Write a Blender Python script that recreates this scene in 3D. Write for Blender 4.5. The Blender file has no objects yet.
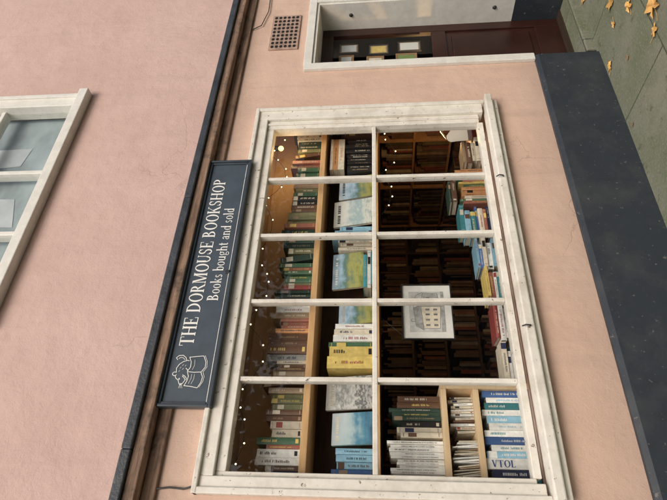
import bpy, bmesh, math, random
from mathutils import Vector, Matrix
R=random.Random(7)
sc=bpy.context.scene
col=sc.collection
sc.view_settings.view_transform='Standard'; sc.view_settings.look='None'; sc.view_settings.exposure=0

# ------------------------------------------------------------ materials
def newmat(name):
    m=bpy.data.materials.new(name); m.use_nodes=True
    nt=m.node_tree; b=nt.nodes['Principled BSDF']
    return m,nt,b
def N(nt,t,**k):
    n=nt.nodes.new(t)
    for a,v in k.items():
        if a in n.inputs: n.inputs[a].default_value=v
        else: setattr(n,a,v)
    return n
def coords(nt,scale=(1,1,1)):
    tc=N(nt,'ShaderNodeTexCoord'); mp=N(nt,'ShaderNodeMapping'); mp.inputs['Scale'].default_value=scale
    nt.links.new(tc.outputs['Object'],mp.inputs['Vector']); return mp.outputs[0]
def noise(nt,vec,scale,detail=5,rough=.6):
    n=N(nt,'ShaderNodeTexNoise'); n.inputs['Scale'].default_value=scale; n.inputs['Detail'].default_value=min(detail,6); n.inputs['Roughness'].default_value=rough
    nt.links.new(vec,n.inputs['Vector']); return n.outputs['Fac']
def ramp(nt,fac,stops,interp='LINEAR'):
    r=N(nt,'ShaderNodeValToRGB'); e=r.color_ramp; e.interpolation=interp
    while len(e.elements)<len(stops): e.elements.new(.5)
    for el,(p,c) in zip(e.elements,stops):
        el.position=p; el.color=(c[0],c[1],c[2],1) if hasattr(c,'__len__') else (c,c,c,1)
    nt.links.new(fac,r.inputs[0]); return r.outputs[0]
def mix(nt,fac,a,b,mode='MIX'):
    m=N(nt,'ShaderNodeMix'); m.data_type='RGBA'; m.blend_type=mode
    for s,v in ((m.inputs[0],fac),(m.inputs[6],a),(m.inputs[7],b)):
        if hasattr(v,'is_linked') or hasattr(v,'links'): nt.links.new(v,s)
        else: s.default_value=v if not hasattr(v,'__len__') else (v[0],v[1],v[2],1)
    return m.outputs[2]
def math_(nt,op,a,b=None):
    m=N(nt,'ShaderNodeMath',operation=op)
    for i,v in enumerate((a,b)):
        if v is None: continue
        if hasattr(v,'links'): nt.links.new(v,m.inputs[i])
        else: m.inputs[i].default_value=v
    return m.outputs[0]
def bump(nt,b,h,strength,dist=.01):
    n=N(nt,'ShaderNodeBump'); n.inputs['Strength'].default_value=strength; n.inputs['Distance'].default_value=dist
    nt.links.new(h,n.inputs['Height']); nt.links.new(n.outputs[0],b.inputs['Normal']); return n
def simple(name,c,rough=.6,var=.2,scale=8,bs=.2,bd=.003,stretch=(1,1,1),metal=0,rnd=False):
    m,nt,b=newmat(name); v=coords(nt,stretch)
    n=noise(nt,v,scale,4); lo=tuple(x*(1-var) for x in c); hi=tuple(min(1,x*(1+var)) for x in c)
    o=ramp(nt,n,[(.3,lo),(.7,hi)])
    if rnd:
        oi=N(nt,'ShaderNodeObjectInfo'); h=N(nt,'ShaderNodeHueSaturation')
        nt.links.new(math_(nt,'MULTIPLY_ADD',oi.outputs['Random'],.5),h.inputs['Value'])
        mm=h.inputs['Value'].links[0].from_node; mm.inputs[2].default_value=.75; h.inputs['Saturation'].default_value=.88
        nt.links.new(o,h.inputs['Color']); o=h.outputs[0]
    nt.links.new(o,b.inputs['Base Color']); b.inputs['Roughness'].default_value=rough; b.inputs['Metallic'].default_value=metal
    if bs>0: bump(nt,b,noise(nt,v,scale*6,3),bs,bd)
    return m
def plaster(name,ca,cb,dirt_tone,crack=.25):
    m,nt,b=newmat(name); v=coords(nt)
    n1=noise(nt,v,1.1,6,.65); base=ramp(nt,n1,[(.32,ca),(.66,cb)])
    n2=noise(nt,v,7,6,.72); base=mix(nt,ramp(nt,n2,[(.5,0),(.75,.5)]),base,tuple(x*.88 for x in ca))
    vs=coords(nt,(5,5,.45)); n3=noise(nt,vs,1.6,6,.65)
    base=mix(nt,ramp(nt,n3,[(.52,0),(.80,.42)]),base,dirt_tone)
    n4=noise(nt,v,38,4,.7); base=mix(nt,ramp(nt,n4,[(.60,0),(.78,.35)]),base,tuple(min(1,x*1.12) for x in cb))
    n5=noise(nt,v,17,5,.75); base=mix(nt,ramp(nt,n5,[(.64,0),(.72,.4)]),base,dirt_tone)
    sep=N(nt,'ShaderNodeSeparateXYZ'); nt.links.new(v,sep.inputs[0]); z=sep.outputs[2]
    zz=math_(nt,'ADD',z,math_(nt,'MULTIPLY',n2,.25))
    mr=N(nt,'ShaderNodeMapRange'); nt.links.new(zz,mr.inputs[0])
    for i,vv in ((1,.55),(2,.82),(3,.5),(4,0.)): mr.inputs[i].default_value=vv
    base=mix(nt,mr.outputs[0],base,dirt_tone)
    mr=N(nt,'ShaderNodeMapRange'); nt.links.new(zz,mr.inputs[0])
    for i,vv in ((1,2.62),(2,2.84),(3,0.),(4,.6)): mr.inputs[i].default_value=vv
    if name.startswith('lower'): base=mix(nt,mr.outputs[0],base,dirt_tone)  # lower wall blends darker towards its top edge
    hgt=math_(nt,'ADD',math_(nt,'MULTIPLY',noise(nt,v,3,4,.5),1.8),math_(nt,'ADD',math_(nt,'MULTIPLY',n2,.7),math_(nt,'MULTIPLY',noise(nt,v,110,2,.6),.13)))
    dv=N(nt,'ShaderNodeVectorMath',operation='MULTIPLY_ADD'); nn=N(nt,'ShaderNodeTexNoise'); nn.inputs['Scale'].default_value=5; nn.inputs['Detail'].default_value=5
    nt.links.new(v,nn.inputs['Vector']); nt.links.new(nn.outputs['Color'],dv.inputs[0]); dv.inputs[1].default_value=(.22,.22,.22); nt.links.new(v,dv.inputs[2])
    vo=N(nt,'ShaderNodeTexVoronoi',feature='DISTANCE_TO_EDGE'); vo.inputs['Scale'].default_value=1.25; nt.links.new(dv.outputs[0],vo.inputs['Vector'])
    line=ramp(nt,vo.outputs['Distance'],[(0,1),(.0035,0)])
    msk=ramp(nt,noise(nt,v,.9,3,.5),[(.57,0),(.63,1)])
    ck=math_(nt,'MULTIPLY',line,msk)
    base=mix(nt,math_(nt,'MULTIPLY',ck,crack),base,(.16,.10,.08)); hgt=math_(nt,'SUBTRACT',hgt,math_(nt,'MULTIPLY',ck,.12))
    nt.links.new(base,b.inputs['Base Color']); b.inputs['Roughness'].default_value=.82
    bump(nt,b,hgt,.7,.014); return m
def paint(name,c,chip,amt=.64,dirt_tone=(.25,.2,.14),rough=.42,dk=.5):
    m,nt,b=newmat(name); v=coords(nt)
    n=noise(nt,v,14,6,.7); o=ramp(nt,n,[(.35,tuple(x*.88 for x in c)),(.6,c)])
    o=mix(nt,ramp(nt,noise(nt,v,4,5,.7),[(.48,0),(.8,dk)]),o,dirt_tone)
    ch=ramp(nt,noise(nt,v,26,6,.75),[(amt,0),(amt+.015,1)])
    o=mix(nt,ch,o,chip); nt.links.new(o,b.inputs['Base Color']); b.inputs['Roughness'].default_value=rough
    bump(nt,b,math_(nt,'SUBTRACT',math_(nt,'MULTIPLY',n,.4),math_(nt,'MULTIPLY',ch,.5)),.5,.004); return m
M={}
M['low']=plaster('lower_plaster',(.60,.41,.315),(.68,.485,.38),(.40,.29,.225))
M['up']=plaster('upper_plaster',(.57,.39,.335),(.64,.46,.40),(.48,.33,.285),.15)
M['white']=paint('white_paint',(.83,.79,.70),(.20,.14,.09),.628,(.38,.31,.22),.42,.6)
M['white2']=paint('door_frame_paint',(.80,.78,.71),(.28,.22,.16),.68,(.50,.46,.39),.42,.4)
M['black']=paint('black_paint',(.030,.038,.048),(.15,.14,.13),.63,(.070,.074,.076),.5,.8)
M['signbg']=simple('sign_paint',(.060,.080,.100),.45,.15,10,.15,.002)
M['signedge']=simple('sign_moulding_paint',(.046,.060,.074),.4,.2,10,.15,.002)
M['letter']=simple('white_lettering',(.86,.85,.80),.5,.06,30,.0)
M['lead']=simple('lead_flashing',(.045,.05,.058),.5,.4,9,.6,.006)
def timbermat():
    m,nt,b=newmat('weathered_timber'); v=coords(nt,(1.2,8,14)); n=noise(nt,v,2.2,6,.7)
    o=ramp(nt,n,[(.3,(.10,.06,.04)),(.5,(.26,.165,.11)),(.7,(.42,.28,.20))])
    v2=coords(nt); o=mix(nt,ramp(nt,noise(nt,v2,6,6,.7),[(.5,0),(.64,.8)]),o,(.07,.052,.042))
    nt.links.new(o,b.inputs['Base Color']); b.inputs['Roughness'].default_value=.8; bump(nt,b,n,.8,.01); return m
M['timber']=timbermat()
def woodmat(name,a,c,rough=.55,st=(2,14,14)):
    m,nt,b=newmat(name); v=coords(nt,st); n=noise(nt,v,2.5,5,.65)
    nt.links.new(ramp(nt,n,[(.3,a),(.7,c)]),b.inputs['Base Color']); b.inputs['Roughness'].default_value=rough; bump(nt,b,n,.25,.003); return m
M['pine']=woodmat('pine_wood',(.60,.34,.15),(.78,.50,.25))
M['casepine']=woodmat('dark_pine_wood',(.32,.17,.075),(.48,.27,.12))
M['lightwood']=woodmat('pale_wood',(.66,.46,.26),(.82,.62,.39))
M['darkwood']=woodmat('dark_wood',(.045,.024,.013),(.10,.052,.026))
M['maroon']=simple('maroon_paint',(.034,.012,.009),.35,.25,6,.15,.002)
M['bay']=simple('bay_lining',(.78,.58,.40),.7,.15,3,.2,.003)
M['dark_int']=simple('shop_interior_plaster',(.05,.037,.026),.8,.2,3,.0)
M['room_up']=simple('upper_room_plaster',(.35,.37,.34),.8,.2,3,.0)
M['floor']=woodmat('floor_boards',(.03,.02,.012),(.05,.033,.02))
M['pages']=simple('page_paper',(.55,.48,.36),.8,.2,60,0)
M['paper']=simple('white_paper',(.82,.80,.75),.7,.06,30,.0)
M['notice']=simple('faded_paper',(.52,.56,.57),.7,.15,5,.0)
M['curtain']=simple('net_curtain',(.33,.39,.40),.8,.45,1.6,.0,.004,(1,1,1.6))
M['hole']=simple('vent_shadow',(.012,.010,.009),.9,.1,10,.0)
M['terracotta']=simple('vent_terracotta',(.42,.29,.225),.8,.25,20,.5,.004)
M['iron']=simple('dark_iron',(.03,.03,.03),.5,.3,20,.0)
M['blackframe']=simple('picture_frame_black',(.02,.018,.016),.3,.2,20,.0)
M['enamel']=simple('white_enamel',(.85,.84,.80),.3,.05,10,.0)
m,nt_,b_=newmat('lit_enamel_shade'); b_.inputs['Base Color'].default_value=(.85,.84,.80,1); b_.inputs['Emission Color'].default_value=(1,.86,.66,1); b_.inputs['Emission Strength'].default_value=.45; M['shade']=m
def glass(name,tint=(.94,.955,.95)):
    m=bpy.data.materials.new(name); m.use_nodes=True; nt=m.node_tree; nt.nodes.clear()
    o=N(nt,'ShaderNodeOutputMaterial'); t=N(nt,'ShaderNodeBsdfTransparent'); g=N(nt,'ShaderNodeBsdfGlossy'); x=N(nt,'ShaderNodeMixShader')
    t.inputs[0].default_value=(*tint,1); g.inputs['Roughness'].default_value=.01
    v=coords(nt); bn=N(nt,'ShaderNodeBump'); bn.inputs['Strength'].default_value=.2; bn.inputs['Distance'].default_value=.006
    nt.links.new(noise(nt,v,3.5,2,.4),bn.inputs['Height']); nt.links.new(bn.outputs[0],g.inputs['Normal'])
    ge=N(nt,'ShaderNodeNewGeometry'); dt=N(nt,'ShaderNodeVectorMath',operation='DOT_PRODUCT'); nt.links.new(ge.outputs['Normal'],dt.inputs[0]); nt.links.new(ge.outputs['Incoming'],dt.inputs[1])
    c=math_(nt,'ABSOLUTE',dt.outputs['Value']); k=math_(nt,'POWER',math_(nt,'SUBTRACT',1.0,c),5.0)
    fr=math_(nt,'ADD',math_(nt,'MULTIPLY',k,.93),.055)
    nt.links.new(fr,x.inputs[0]); nt.links.new(t.outputs[0],x.inputs[1]); nt.links.new(g.outputs[0],x.inputs[2]); nt.links.new(x.outputs[0],o.inputs[0]); return m
M['glass']=glass('old_window_glass')
def emit(name,c,s):
    m,nt,b=newmat(name); b.inputs['Base Color'].default_value=(*c,1); b.inputs['Emission Color'].default_value=(*c,1); b.inputs['Emission Strength'].default_value=s
    try: m.cycles.emission_sampling='NONE'
    except Exception: pass
    return m
M['bulb']=emit('lit_bulb',(1,.78,.45),7); M['lampglow']=emit('lit_lamp',(1,.60,.18),4)
pal={'red':(.33,.035,.025),'brick':(.34,.10,.055),'orange':(.60,.25,.06),'yellow':(.68,.49,.09),'cream':(.66,.58,.44),'white':(.82,.81,.76),
'green':(.055,.14,.07),'darkgreen':(.03,.065,.045),'olive':(.18,.18,.08),'teal':(.03,.24,.27),'blue':(.03,.12,.36),'sky':(.24,.50,.66),'navy':(.02,.03,.09),
'brown':(.13,.06,.03),'tan':(.34,.23,.13),'black':(.02,.019,.019),'grey':(.33,.33,.32),'purple':(.11,.04,.12)}
for k,c in pal.items(): M['b_'+k]=simple('book_cover_'+k,c,.42,.2,25,0,rnd=True)
for k in ('brown','tan','brick','darkgreen','navy','cream','red','olive','black','grey'): M['old_'+k]=simple('old_binding_'+k,tuple(a*.40+b*.014 for a,b in zip(pal[k],(5,3,1.5))),.6,.3,12,0)  # cover colours darkened so the shelves at the back look dimly lit
def art(name,stops,scale=9,st=(1,1,2)):
    m,nt,b=newmat(name); v=coords(nt,st); n=noise(nt,v,scale,6,.6)
    sep=N(nt,'ShaderNodeSeparateXYZ'); nt.links.new(coords(nt),sep.inputs[0])
    f=math_(nt,'ADD',math_(nt,'MULTIPLY',sep.outputs[2],2.2),math_(nt,'MULTIPLY',n,.7))
    nt.links.new(ramp(nt,f,stops),b.inputs['Base Color']); b.inputs['Roughness'].default_value=.35; return m
M['art_land']=art('landscape_cover',[(.25,(.06,.11,.03)),(.45,(.42,.40,.12)),(.6,(.12,.22,.18)),(.75,(.42,.58,.72)),(.95,(.72,.76,.76))])
M['art_map']=art('pale_map_cover',[(.3,(.20,.30,.34)),(.45,(.68,.70,.62)),(.6,(.36,.48,.50)),(.8,(.72,.72,.66))],14)
M['art_bw']=art('engraving_cover',[(.3,(.05,.05,.05)),(.42,(.55,.54,.52)),(.5,(.10,.10,.10)),(.6,(.65,.64,.6)),(.75,(.25,.25,.24)),(.9,(.7,.7,.66))],22)
M['art_blue']=art('seascape_cover',[(.3,(.03,.08,.16)),(.5,(.10,.28,.40)),(.65,(.45,.58,.60)),(.9,(.65,.70,.72))],8)
M['art_yel']=art('yellow_cover',[(.2,(.20,.22,.04)),(.45,(.65,.42,.06)),(.8,(.70,.54,.12)),(.95,(.2,.3,.1))],7)

# ------------------------------------------------------------ helpers
def link(o,parent=None):
    col.objects.link(o)
    if parent is not None:
        o.parent=parent
        o.matrix_parent_inverse=Matrix.Translation(parent.location).inverted() if parent.type=='EMPTY' else Matrix.Identity(4)
    return o
def empty(name,loc,label,cat,group=None,parent=None):
    e=bpy.data.objects.new(name,None); e.location=loc; e.empty_display_size=.1; col.objects.link(e)
    if parent is not None:
        e.parent=parent; e.matrix_parent_inverse=Matrix.Translation(parent.location).inverted()
    if label: e['label']=label; e['category']=cat
    if group: e['group']=group
    return e
def addbox(bm,x0,x1,y0,y1,z0,z1,mi=0,bev=0):
    vs=[bm.verts.new(p) for p in ((x0,y0,z0),(x1,y0,z0),(x1,y1,z0),(x0,y1,z0),(x0,y0,z1),(x1,y0,z1),(x1,y1,z1),(x0,y1,z1))]
    fs=[bm.faces.new([vs[i] for i in f]) for f in ((0,3,2,1),(4,5,6,7),(0,1,5,4),(1,2,6,5),(2,3,7,6),(3,0,4,7))]
    for f in fs: f.material_index=mi
    if bev:
        es=list({e for f in fs for e in f.edges}); bmesh.ops.bevel(bm,geom=es,offset=bev,segments=2,affect='EDGES',profile=.5,material=-1)
    return fs
def finish(bm,name,mats,parent=None,smooth=False):
    me=bpy.data.meshes.new(name); bm.normal_update(); bm.to_mesh(me); bm.free()
    for m in (mats if isinstance(mats,(list,tuple)) else [mats]): me.materials.append(m)
    if smooth:
        for p in me.polygons: p.use_smooth=True
    return link(bpy.data.objects.new(name,me),parent)
def boxes(name,lst,mat,parent=None,bev=.003):
    bm=bmesh.new()
    for b in lst: addbox(bm,*b,0,bev)
    return finish(bm,name,mat,parent)
def pane(name,x0,x1,y,z0,z1,mat,parent):
    bm=bmesh.new(); bm.faces.new([bm.verts.new(p) for p in ((x0,y,z0),(x1,y,z0),(x1,y,z1),(x0,y,z1))]); return finish(bm,name,mat,parent)
def wallholes(name,x0,x1,z0,z1,y0,y1,holes,mat,parent):
    xs=sorted({x0,x1}|{h[0] for h in holes}|{h[1] for h in holes}); zs=sorted({z0,z1}|{h[2] for h in holes}|{h[3] for h in holes})
    xs=[x for x in xs if x0<=x<=x1]; zs=[z for z in zs if z0<=z<=z1]
    bm=bmesh.new()
    def solid(i,j):
        if i<0 or j<0 or i>=len(xs)-1 or j>=len(zs)-1: return False
        cx=(xs[i]+xs[i+1])/2; cz=(zs[j]+zs[j+1])/2
        return not any(h[0]<cx<h[1] and h[2]<cz<h[3] for h in holes)
    def q(*p): bm.faces.new([bm.verts.new(a) for a in p])
    for i in range(len(xs)-1):
        for j in range(len(zs)-1):
            if not solid(i,j): continue
            a,b,c,d=xs[i],xs[i+1],zs[j],zs[j+1]
            q((a,y0,c),(b,y0,c),(b,y0,d),(a,y0,d)); q((b,y1,c),(a,y1,c),(a,y1,d),(b,y1,d))
            if not solid(i-1,j): q((a,y1,c),(a,y0,c),(a,y0,d),(a,y1,d))
            if not solid(i+1,j): q((b,y0,c),(b,y1,c),(b,y1,d),(b,y0,d))
            if not solid(i,j-1): q((a,y1,c),(b,y1,c),(b,y0,c),(a,y0,c))
            if not solid(i,j+1): q((a,y0,d),(b,y0,d),(b,y1,d),(a,y1,d))
    bmesh.ops.remove_doubles(bm,verts=bm.verts,dist=1e-5)
    return finish(bm,name,mat,parent)
def tube(bm,pts,r,seg=6,mi=0,r2=None):
    prev=None
    for i,p in enumerate(pts):
        rr=r if r2 is None else r+(r2-r)*i/(len(pts)-1)
        p=Vector(p); t=(Vector(pts[min(i+1,len(pts)-1)])-Vector(pts[max(i-1,0)])).normalized()
        a=t.orthogonal().normalized() if prev is None else (pa-t*pa.dot(t)).normalized(); pa=a; b=t.cross(a)
        ring=[bm.verts.new(p+(a*math.cos(k*math.tau/seg)+b*math.sin(k*math.tau/seg))*rr) for k in range(seg)]
        if prev:
            for k in range(seg):
                f=bm.faces.new([prev[k],prev[(k+1)%seg],ring[(k+1)%seg],ring[k]]); f.material_index=mi; f.smooth=True
        prev=ring
def lathe(bm,prof,c,seg=20,mi=0,mat=None):
    rings=[]
    for r,z in prof:
        ring=[]
        for k in range(seg):
            p=Vector((r*math.cos(k*math.tau/seg),r*math.sin(k*math.tau/seg),z))
            if mat is not None: p=mat@p
            ring.append(bm.verts.new(p+Vector(c)))
        rings.append(ring)
    for a,b in zip(rings,rings[1:]):
        for k in range(seg):
            f=bm.faces.new([a[k],a[(k+1)%seg],b[(k+1)%seg],b[k]]); f.material_index=mi; f.smooth=True

# ------------------------------------------------------------ building
B=empty('shop_building',(2,0,0),'pink rendered old shop building with black plinth and white window','building')
WX0,WX1,WZ0,WZ1=.40,2.93,.83,2.47
DX0,DX1,DZ1=3.46,4.27,2.12
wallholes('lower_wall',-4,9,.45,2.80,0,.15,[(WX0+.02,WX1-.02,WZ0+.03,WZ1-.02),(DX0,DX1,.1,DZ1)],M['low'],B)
wallholes('upper_wall',-4,9,2.80,6.2,-.005,.15,[(1.30,3.16,3.88,5.2)],M['up'],B)
def plinth(x0,x1):
    bm=bmesh.new(); prof=[(-.035,-.05),(-.035,.43),(-.022,.455),(.15,.455),(.15,-.05)]
    a=[bm.verts.new((x0,y,z)) for y,z in prof]; b=[bm.verts.new((x1,y,z)) for y,z in prof]
    n=len(prof)
    for i in range(n): bm.faces.new([a[i],a[(i+1)%n],b[(i+1)%n],b[i]][::-1])
    bm.faces.new(a); bm.faces.new(b[::-1])
    bmesh.ops.recalc_face_normals(bm,faces=bm.faces); finish(bm,'plinth',M['black'],B)
plinth(-4,3.43); plinth(4.28,9)
boxes('timber_cornice',[(-4,9,-.085,0.0,2.728,2.785)],M['timber'],B,.006)
boxes('timber_moulding',[(-4,9,-.022,0.0,2.66,2.727)],M['timber'],B,.006)
bm=bmesh.new(); x=-4.0
while x<9:
    x2=min(x+1.5,9); addbox(bm,x,x2+.02,-.105-.004*R.random(),-.006,2.786+.001*R.random(),2.835+.003*R.random(),0,.006); x=x2+.021
finish(bm,'lead_flashing',M['lead'],B)
# ---------- shop window
W=empty('shop_window',(1.6,0,.83),None,None,parent=B)
W['label']='white painted ten pane shop window with flaking paint'
gx0,gx1,gz0,gz1,gzm=.493,2.761,.9415,2.344,1.6445
bm=bmesh.new()
addbox(bm,WX0,gx0-.025,-.035,.05,.90,WZ1,0,.005); addbox(bm,gx1+.075,WX1,-.035,.05,.90,WZ1,0,.005)
addbox(bm,gx0-.025,gx1+.075,-.033,.05,gz1+.05,WZ1,0,.005)
addbox(bm,WX0-.012,WX0+.018,-.050,-.001,.885,WZ1+.012,0,.005); addbox(bm,WX1-.018,WX1+.012,-.050,-.001,.885,WZ1+.012,0,.005)
addbox(bm,WX0-.012,WX1+.012,-.052,-.001,WZ1-.012,WZ1+.014,0,.005)
addbox(bm,gx0-.024,gx0,-.010,.06,.93,gz1+.05,0,.004); addbox(bm,gx1,gx1+.074,-.012,.06,.93,gz1+.05,0,.004)
addbox(bm,gx1+.030,gx1+.045,-.022,-.0125,.93,gz1+.05,0,.003)
addbox(bm,gx0,gx1,-.010,.06,gz1,gz1+.049,0,.004); addbox(bm,gx0,gx1,-.008,.06,.905,gz0,0,.004)
finish(bm,'frame',M['white'],W)
bm=bmesh.new(); addbox(bm,WX0-.03,WX1+.035,-.085,.02,.835,.884,0,.008); addbox(bm,WX0-.0,WX1+.0,-.055,.02,.80,.8345,0,.006)
finish(bm,'sill',M['white'],W)
for i in range(1,5):
    bm=bmesh.new(); x=gx0+(gx1-gx0)*i/5
    addbox(bm,x-.012,x+.012,0,.05,gz0,gzm-.0135,0,.004); addbox(bm,x-.012,x+.012,0,.05,gzm+.0135,gz1,0,.004); finish(bm,'glazing_bar',M['white'],W)
bm=bmesh.new(); addbox(bm,gx0,gx1,-.003,.05,gzm-.013,gzm+.013,0,.004); finish(bm,'glazing_bar',M['white'],W)
pane('glass',gx0,gx1,.027,gz0,gz1,M['glass'],W)
for x in (1.55,): boxes('iron_catch',[(x,x+.02,-.062,-.0525,WZ1-.02,WZ1+.03)],M['iron'],W,.003)
for x in (1.2,2.2):
    bm=bmesh.new(); tube(bm,[(x,-.09,.86),(x,-.10,.86),(x,-.105,.885),(x,-.09,.90)],.004); finish(bm,'iron_catch',M['iron'],W)
# ---------- upper window
U=empty('upper_window',(2.2,0,3.84),None,None,parent=B)
U['label']='white upper storey sash window with reflecting panes'
bm=bmesh.new()
addbox(bm,1.25,1.35,-.03,.10,3.90,5.2,0,.005); addbox(bm,3.08,3.18,-.03,.10,3.90,5.2,0,.005); addbox(bm,1.35,3.08,-.028,.10,5.1,5.2,0,.005)
addbox(bm,3.165,3.20,-.045,-.006,3.86,5.2,0,.004)
addbox(bm,1.35,3.08,.0,.10,3.905,3.955,0,.004)
finish(bm,'frame',M['white2'],U)
boxes('sill',[(1.20,3.22,-.075,.08,3.83,3.90)],M['white2'],U,.006)
for x in (1.91,2.44): boxes('glazing_bar',[(x-.016,x+.016,.01,.09,3.955,5.1)],M['white2'],U,.004)
for a,b in ((1.35,1.893),(1.927,2.423),(2.457,3.08)): boxes('glazing_bar',[(a,b,.012,.085,4.5,4.53)],M['white2'],U,.004)
pane('glass',1.35,3.08,.04,3.95,5.1,M['glass'],U)
bm=bmesh.new(); bm.faces.new([bm.verts.new(p) for p in ((1.3,.14,3.85),(3.12,.14,3.85),(3.12,.14,5.2),(1.3,.14,5.2))]); finish(bm,'blind',M['curtain'],U)
for q in (((2.62,4.28),(2.80,4.25),(2.78,4.9),(2.55,4.9)),((2.05,4.12),(2.30,4.20),(2.32,4.8),(2.08,4.8)),((1.5,4.05),(1.75,4.02),(1.75,4.7),(1.5,4.7))):
    bm=bmesh.new(); bm.faces.new([bm.verts.new((a,.137,b)) for a,b in q]); finish(bm,'paper_notice',M['notice'],U)
boxes('upper_room',[(1.0,3.4,1.6,1.65,3.4,5.4),(.98,1.0,.16,1.65,3.4,5.4),(3.4,3.42,.16,1.65,3.4,5.4),(1.0,3.4,.16,1.6,3.38,3.4),(1.0,3.4,.16,1.6,5.4,5.42)],M['room_up'],B,0)
# ---------- doorway
D=empty('doorway',(3.86,.2,0),None,None,parent=B)
bm=bmesh.new()
addbox(bm,3.385,3.455,-.030,.0,.456,2.18,0,.004); addbox(bm,3.455,3.475,-.015,.25,.456,2.12,0,.003)
addbox(bm,3.455,4.35,-.028,.0,2.121,2.185,0,.004); addbox(bm,3.476,4.259,-.014,.25,2.098,2.12,0,.003)
addbox(bm,4.26,4.275,-.013,.25,.456,2.12,0,.003); addbox(bm,4.275,4.35,-.030,.0,.456,2.12,0,.004)
finish(bm,'door_frame',M['white2'],D)
for b in ((3.44,3.474,.0,.25,0,.455),(4.262,4.279,-.02,.25,0,.455)): boxes('threshold_wall',[b],M['black'],D,.003)
bm=bmesh.new()
y0,y1=.235,.28
addbox(bm,3.476,3.57,y0,y1,.08,2.097,0,.004); addbox(bm,4.165,4.259,y0,y1,.08,2.097,0,.004)
addbox(bm,3.57,4.165,y0,y1,2.0,2.097,0,.004); addbox(bm,3.57,4.165,y0,y1,1.03,1.15,0,.004); addbox(bm,3.57,4.165,y0,y1,.08,.28,0,.004)
addbox(bm,3.57,4.165,y0+.015,y1-.01,.28,1.03,0,.0); addbox(bm,3.62,4.115,y0+.005,y0+.0149,.33,.98,0,.006)
finish(bm,'door',M['maroon'],D)
pane('door_glass',3.57,4.165,.256,1.15,2.0,M['glass'],D)
bm=bmesh.new(); lathe(bm,[(0,0),(.022,.002),(.024,.016),(.010,.02),(.008,.04)],(3.52,y0-.04,1.08),16,0,Matrix.Rotation(-math.pi/2,3,'X')); finish(bm,'door_handle',M['iron'],D,True)
for z in (.62,1.84):
    bm=bmesh.new(); lathe(bm,[(0,-.009),(.012,-.008),(.017,0),(.018,.002)],(4.258,.10,z),18,0,Matrix.Rotation(math.pi/2,3,'Y')); finish(bm,'hinge_boss',M['iron'],D,True)
# ---------- air vent
V=empty('air_vent',(3.9,0,2.25),None,None,parent=B)
boxes('vent_plate',[(3.67,4.13,-.012,-.001,2.25,2.49)],M['terracotta'],V,.003)
bm=bmesh.new()
for i in range(9):
    for j in range(6):
        cx=3.705+i*.0487; cz=2.28+j*.036
        bm.faces.new([bm.verts.new((cx+.019*math.cos(a*math.tau/6+.52),-.0135,cz+.0145*math.sin(a*math.tau/6+.52))) for a in range(6)])
finish(bm,'vent_hole',M['hole'],V)
bm=bmesh.new(); tube(bm,[(.405,-.012,2.68),(.415,-.012,2.60),(.41,-.012,2.53),(.418,-.03,2.487)],.0045); finish(bm,'wall_cable',M['iron'],B)
bm=bmesh.new(); tube(bm,[(3.95,-.01,2.66),(4.0,-.015,2.58),(4.2,-.015,2.54),(4.6,-.012,2.55)],.004); finish(bm,'wall_cable',M['iron'],B)
# ---------- interior shell
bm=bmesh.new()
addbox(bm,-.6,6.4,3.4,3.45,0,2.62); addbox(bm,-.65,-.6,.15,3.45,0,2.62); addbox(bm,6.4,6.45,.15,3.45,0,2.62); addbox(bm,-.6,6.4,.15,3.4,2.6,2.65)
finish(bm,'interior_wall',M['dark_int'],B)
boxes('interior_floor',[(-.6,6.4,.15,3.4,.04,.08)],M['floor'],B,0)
bm=bmesh.new()
addbox(bm,.40,3.25,.151,.62,2.43,2.45); addbox(bm,.38,.40,.151,.62,.86,2.43)
finish(bm,'bay_lining',M['bay'],B)

# ---------- window shelves
S=empty('window_shelf',(1.8,.3,.83),'pine book shelves fitted across the shop window','shelf')
boxes('shelf_board',[(.402,3.25,.17,.47,1.993,2.03)],M['pine'],S,.003)
boxes('shelf_board',[(.402,3.25,.19,.47,1.622,1.65)],M['pine'],S,.003)
boxes('shelf_board',[(.402,3.5,.151,.80,.83,.858)],M['darkwood'],S,.003)
boxes('upright',[(3.252,3.28,.17,.47,1.0,2.42)],M['pine'],S,.003)
boxes('back_panel',[(.402,3.25,.472,.484,2.031,2.428)],M['bay'],S,0)
boxes('back_panel',[(.402,3.25,.472,.484,1.651,1.992)],M['darkwood'],S,0)
C=empty('wooden_crate',(.74,.3,.86),'open pale wooden crate stacked on the window board holding magazines','crate')
cy0=.150
boxes('crate_board',[(.42,.955,cy0,.45,1.112,1.140)],M['lightwood'],C,.002)
boxes('crate_board',[(.42,.955,cy0,.45,1.278,1.306)],M['lightwood'],C,.002)
boxes('side_panel',[(.956,.988,cy0,.45,.859,1.306)],M['lightwood'],C,.002)
boxes('side_panel',[(.403,.419,cy0,.45,.859,1.306)],M['lightwood'],C,.002)

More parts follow.
